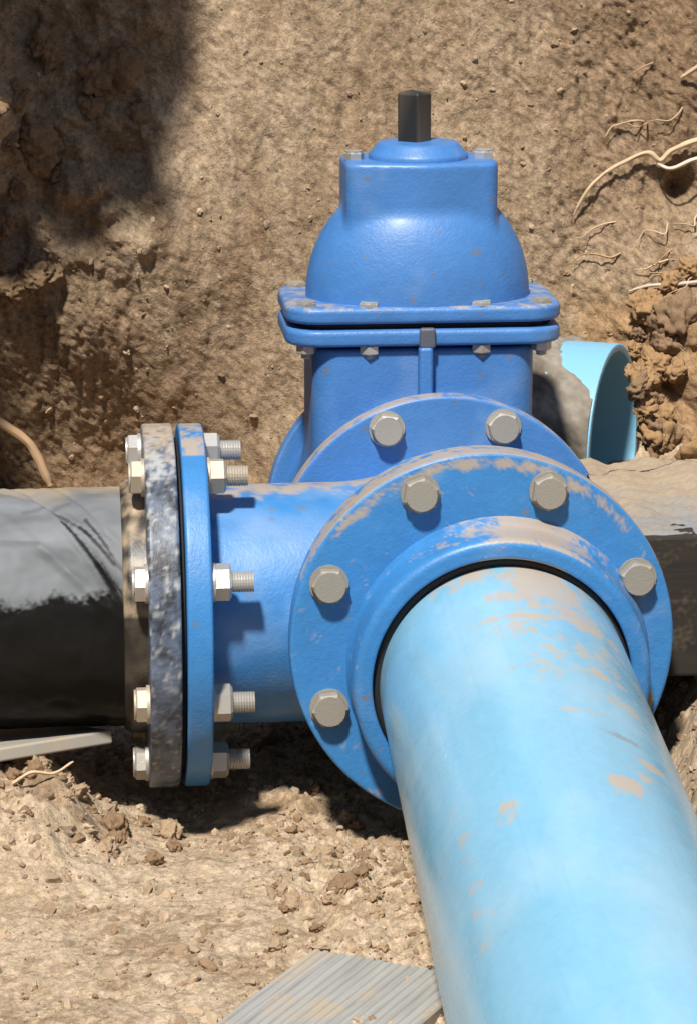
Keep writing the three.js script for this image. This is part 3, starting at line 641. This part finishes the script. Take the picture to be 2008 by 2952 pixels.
// ---------------------------------------------------------------- roots and twigs
const W3 = (x, h, out = 0.012) => [x, h, wallZ(x, h) + out];
single('root', 'long bent bare root hanging from the trench wall', 'root', tubeAlong([W3(0.44, 0.37), W3(0.375, 0.352, 0.02), W3(0.338, 0.338, 0.014), W3(0.325, 0.326, 0.012), W3(0.312, 0.335, 0.018), W3(0.284, 0.323, 0.018), W3(0.262, 0.31, 0.015), W3(0.24, 0.29, 0.012), W3(0.226, 0.262, 0.006)], 0.0045, 110, 9, 0.35, 0.5, 2), M.root, W3(0.34, 0.33));
single('root', 'pale rootlet forking off beneath the long bent root', 'root', tubeAlong([W3(0.42, 0.345, 0.02), W3(0.36, 0.328, 0.026), W3(0.335, 0.318, 0.02), W3(0.322, 0.322, 0.012)], 0.0035, 40, 8, 0.6, 0.2, 5), M.paleRoot, W3(0.36, 0.33));
{ // hair-thin rootlets
  const R = mulberry(5);
  for (let i = 0; i < 14; i++) {
    const x0 = 0.27 + R() * 0.12, h0 = 0.2 + R() * 0.24, p = [W3(x0, h0, 0.001)]; let x = x0, h = h0;
    for (let k = 1; k < 5; k++) { x -= 0.004 + R() * 0.012; h -= (R() - 0.25) * 0.016; p.push(W3(x, h, 0.006 + R() * 0.012)); }
    single('rootlet', 'hair thin rootlet poking from the trench wall around the long bent root', 'root', tubeAlong(p, 0.0009 + R() * 0.0008, 24, 5, 0.35, 0.3, i), R() < 0.5 ? M.root : M.darkRoot, p[0], 'rootlets in the trench wall');
  }
}
single('root', 'thin whitish root lying level across the trench wall', 'root', tubeAlong([W3(0.42, 0.205, 0.012), W3(0.37, 0.198, 0.012), W3(0.335, 0.19, 0.01), W3(0.305, 0.186, 0.006), W3(0.285, 0.178, 0.004)], 0.0032, 40, 8, 0.5, 0.2, 8), M.paleRoot, W3(0.34, 0.19));
single('root', 'short tan root stub high on the trench wall', 'root', tubeAlong([W3(0.42, 0.47, 0.014), W3(0.375, 0.44, 0.016), W3(0.35, 0.42, 0.006)], 0.004, 30, 8, 0.6, 0.2, 12), M.root, W3(0.37, 0.44));
single('stick', 'brown bark stick leaning on the soil behind the black pipe', 'stick', tubeAlong([[-0.53, 0.16, -0.5], [-0.45, 0.085, -0.49], [-0.41, 0.055, -0.485], [-0.388, 0.01, -0.475]], 0.0058, 50, 10, 0.9, 0.25, 15), M.darkRoot, [-0.44, 0.01, -0.48]);
single('twig', 'small pale curved twig in the shade below the plank', 'twig', tubeAlong([[-0.425, -0.128, 0.135], [-0.408, -0.118, 0.135], [-0.388, -0.121, 0.13], [-0.37, -0.112, 0.125]], 0.0019, 30, 8, 0.6, 0.3, 18), M.root, [-0.4, -0.11, 0.11]);
single('stick', 'pale broken stick upright by the open pipe end', 'stick', tubeAlong([[0.246, -0.02, -0.4], [0.252, 0.012, -0.4], [0.262, 0.045, -0.4]], 0.004, 24, 8, 0.7, 0.3, 21), M.paleRoot, [0.25, -0.02, -0.4]);
single('stick', 'tan splintered stick beside the pale broken stick', 'stick', tubeAlong([[0.272, -0.01, -0.4], [0.283, 0.02, -0.4], [0.286, 0.04, -0.4]], 0.0045, 24, 8, 0.7, 0.3, 24), M.root, [0.28, -0.01, -0.4]);

// ---------------------------------------------------------------- clods and crumbs
function clodGeo(seed, detail, flat = 0.75) {
  const g = mergeVertices(new THREE.IcosahedronGeometry(1, detail).deleteAttribute('uv').deleteAttribute('normal'));
  const p = g.attributes.position;
  for (let i = 0; i < p.count; i++) {
    const v = V().fromBufferAttribute(p, i), k = 1 + 0.5 * N(v.x * 1.2 + seed, v.y * 1.2, v.z * 1.2) + 0.3 * N(v.x * 2.9, v.y * 2.9 + seed, v.z * 2.9) + (detail > 2 ? 0.2 * N(v.x * 6, v.y * 6, v.z * 6 + seed) + 0.1 * N(v.x * 13, v.y * 13, v.z * 13 + seed) : 0);
    p.setXYZ(i, v.x * k, v.y * k * flat, v.z * k);
  }
  g.computeVertexNormals(); return g;
}
{
  const R = mulberry(11), geos = [];
  for (let i = 0; i < 6; i++) { const g = boxUV(clodGeo(i * 3.7, 9)); geos.push(g); }
  const tones = [soilOchre, soilBrown, soilTan].map(c => new THREE.MeshStandardMaterial({ color: lin(...c), roughness: 1, map: rep(soilTint, 3) }));
  const put = (x, y, z, r, tone, label, group) => {
    const m = shade(new THREE.Mesh(geos[Math.floor(R() * 6)], tones[tone])); m.name = numbered('soil_clod');
    m.position.set(x, y, z); m.scale.setScalar(r); m.rotation.set(R() * 6, R() * 6, R() * 6);
    m.userData = { label, category: 'clod', group }; scene.add(m);
  };
  for (let i = 0; i < 34; i++) { const x = 0.25 + R() * 0.11, y = R() * 0.19 * Math.min(1.1, 0.45 + (x - 0.24) * 9), r = 0.008 + R() * R() * 0.03; put(x, y, wallZ(x, y) + 0.004 + R() * 0.012, r, R() < 0.6 ? 0 : 1, 'crumbly ochre clod in the heap beside the open pipe end', 'clods heaped by the open pipe end'); }
  for (let i = 0; i < 26; i++) { const x = -0.46 + R() * 0.2, y = 0.24 + R() * 0.28 + (x + 0.3) * 0.5, r = 0.01 + R() * R() * 0.03; put(x, y, wallZ(x, y) + r * 0.2, r, 1, 'rugged brown clod jutting from the shaded corner of the trench wall', 'clods jutting in the shaded corner'); }
  for (let i = 0; i < 9; i++) { const x = 0.238 + R() * 0.035, y = 0.1 + R() * 0.05 - (x - 0.238) * 1.2, r = 0.01 + R() * 0.012; put(x, y, -0.435 + R() * 0.03, r, R() < 0.7 ? 0 : 1, 'ochre clod fallen across the mouth of the muddy pipe', 'clods across the muddy pipe mouth'); }
  for (let i = 0; i < 22; i++) { const x = -0.43 + R() * 0.15, z = 0.05 + R() * 0.14, r = 0.005 + R() * 0.01; put(x, floorY(x, z) + r * 0.2, z, r, R() < 0.5 ? 1 : 2, 'brown soil clod on the small heap below the black pipe', 'clods on the heap below the black pipe'); }
  for (let i = 0; i < 30; i++) { const z = 0.06 + R() * 0.38, x = pipeX(z) - 0.125 - R() * R() * 0.13, r = 0.004 + R() * R() * 0.009; put(x, floorY(x, z) + r * 0.25, z, r, R() < 0.4 ? 1 : 2, 'soil clod strewn on the sand along the light blue pipe', 'clods along the light blue pipe'); }
  for (let i = 0; i < 12; i++) { const z = -0.15 + R() * 0.45, x = 0.22 + R() * 0.1, r = 0.006 + R() * 0.01; put(x, floorY(x, z) + r * 0.25, z, r, 2, 'tan soil clod on the ground right of the ring flange', 'clods by the ring flange'); }
}
{
  const R = mulberry(23), sets = [[], [], []], o = new THREE.Object3D();
  const add = (x, y, z, r) => { o.position.set(x, y, z); o.scale.set(r * (0.7 + R() * 0.6), r * (0.5 + R() * 0.6), r * (0.7 + R() * 0.6)); o.rotation.set(R() * 6, R() * 6, R() * 6); o.updateMatrix(); sets[Math.floor(R() * 3)].push(o.matrix.clone()); };
  for (let i = 0; i < 20000; i++) {
    const z = -0.3 + R() * 1.1, x = -0.5 + R() * 0.9, dx = Math.abs(x - pipeX(z));
    const dens = 0.3 + 0.7 * (1 - sstep(0.12, 0.3, dx)) + 0.7 * (z < 0.03 || x < -0.31 && z < 0.2 ? 1 : 0);
    if (R() > dens * (0.6 + N(x * 12, 4, z * 12))) continue;
    add(x, floorY(x, z) + 0.0006, z, 0.001 + Math.pow(R(), 5) * 0.006);
  }
  for (let i = 0; i < 1100; i++) { const x = -0.48 + R() * 0.92, h = -0.1 + R() * 0.66; if (R() > 0.55 + N(x * 9, h * 9)) continue; add(x, h, wallZ(x, h) + 0.0004, 0.001 + Math.pow(R(), 4) * 0.004); }
  sets.forEach((list, k) => {
    const g = clodGeo(k * 5.1 + 40, 1).toNonIndexed(); g.computeVertexNormals();
    const m = new THREE.InstancedMesh(g, M.crumb, list.length); m.name = numbered('soil_crumbs'); shade(m);
    const c = new THREE.Color();
    list.forEach((mt, i) => { m.setMatrixAt(i, mt); const t = mix3(soilBrown, soilPale, R()), f = 0.65 + 0.35 * R(); c.setRGB(...t.map(v => v * f)); m.setColorAt(i, c); });
    m.userData = { kind: 'stuff', label: ['fine tan soil crumbs scattered over the trench', 'rounded brown soil crumbs scattered over the trench', 'small pale grit scattered over the trench'][k], category: 'soil' };
    scene.add(m);
  });
}
renderer.render(scene, camera);
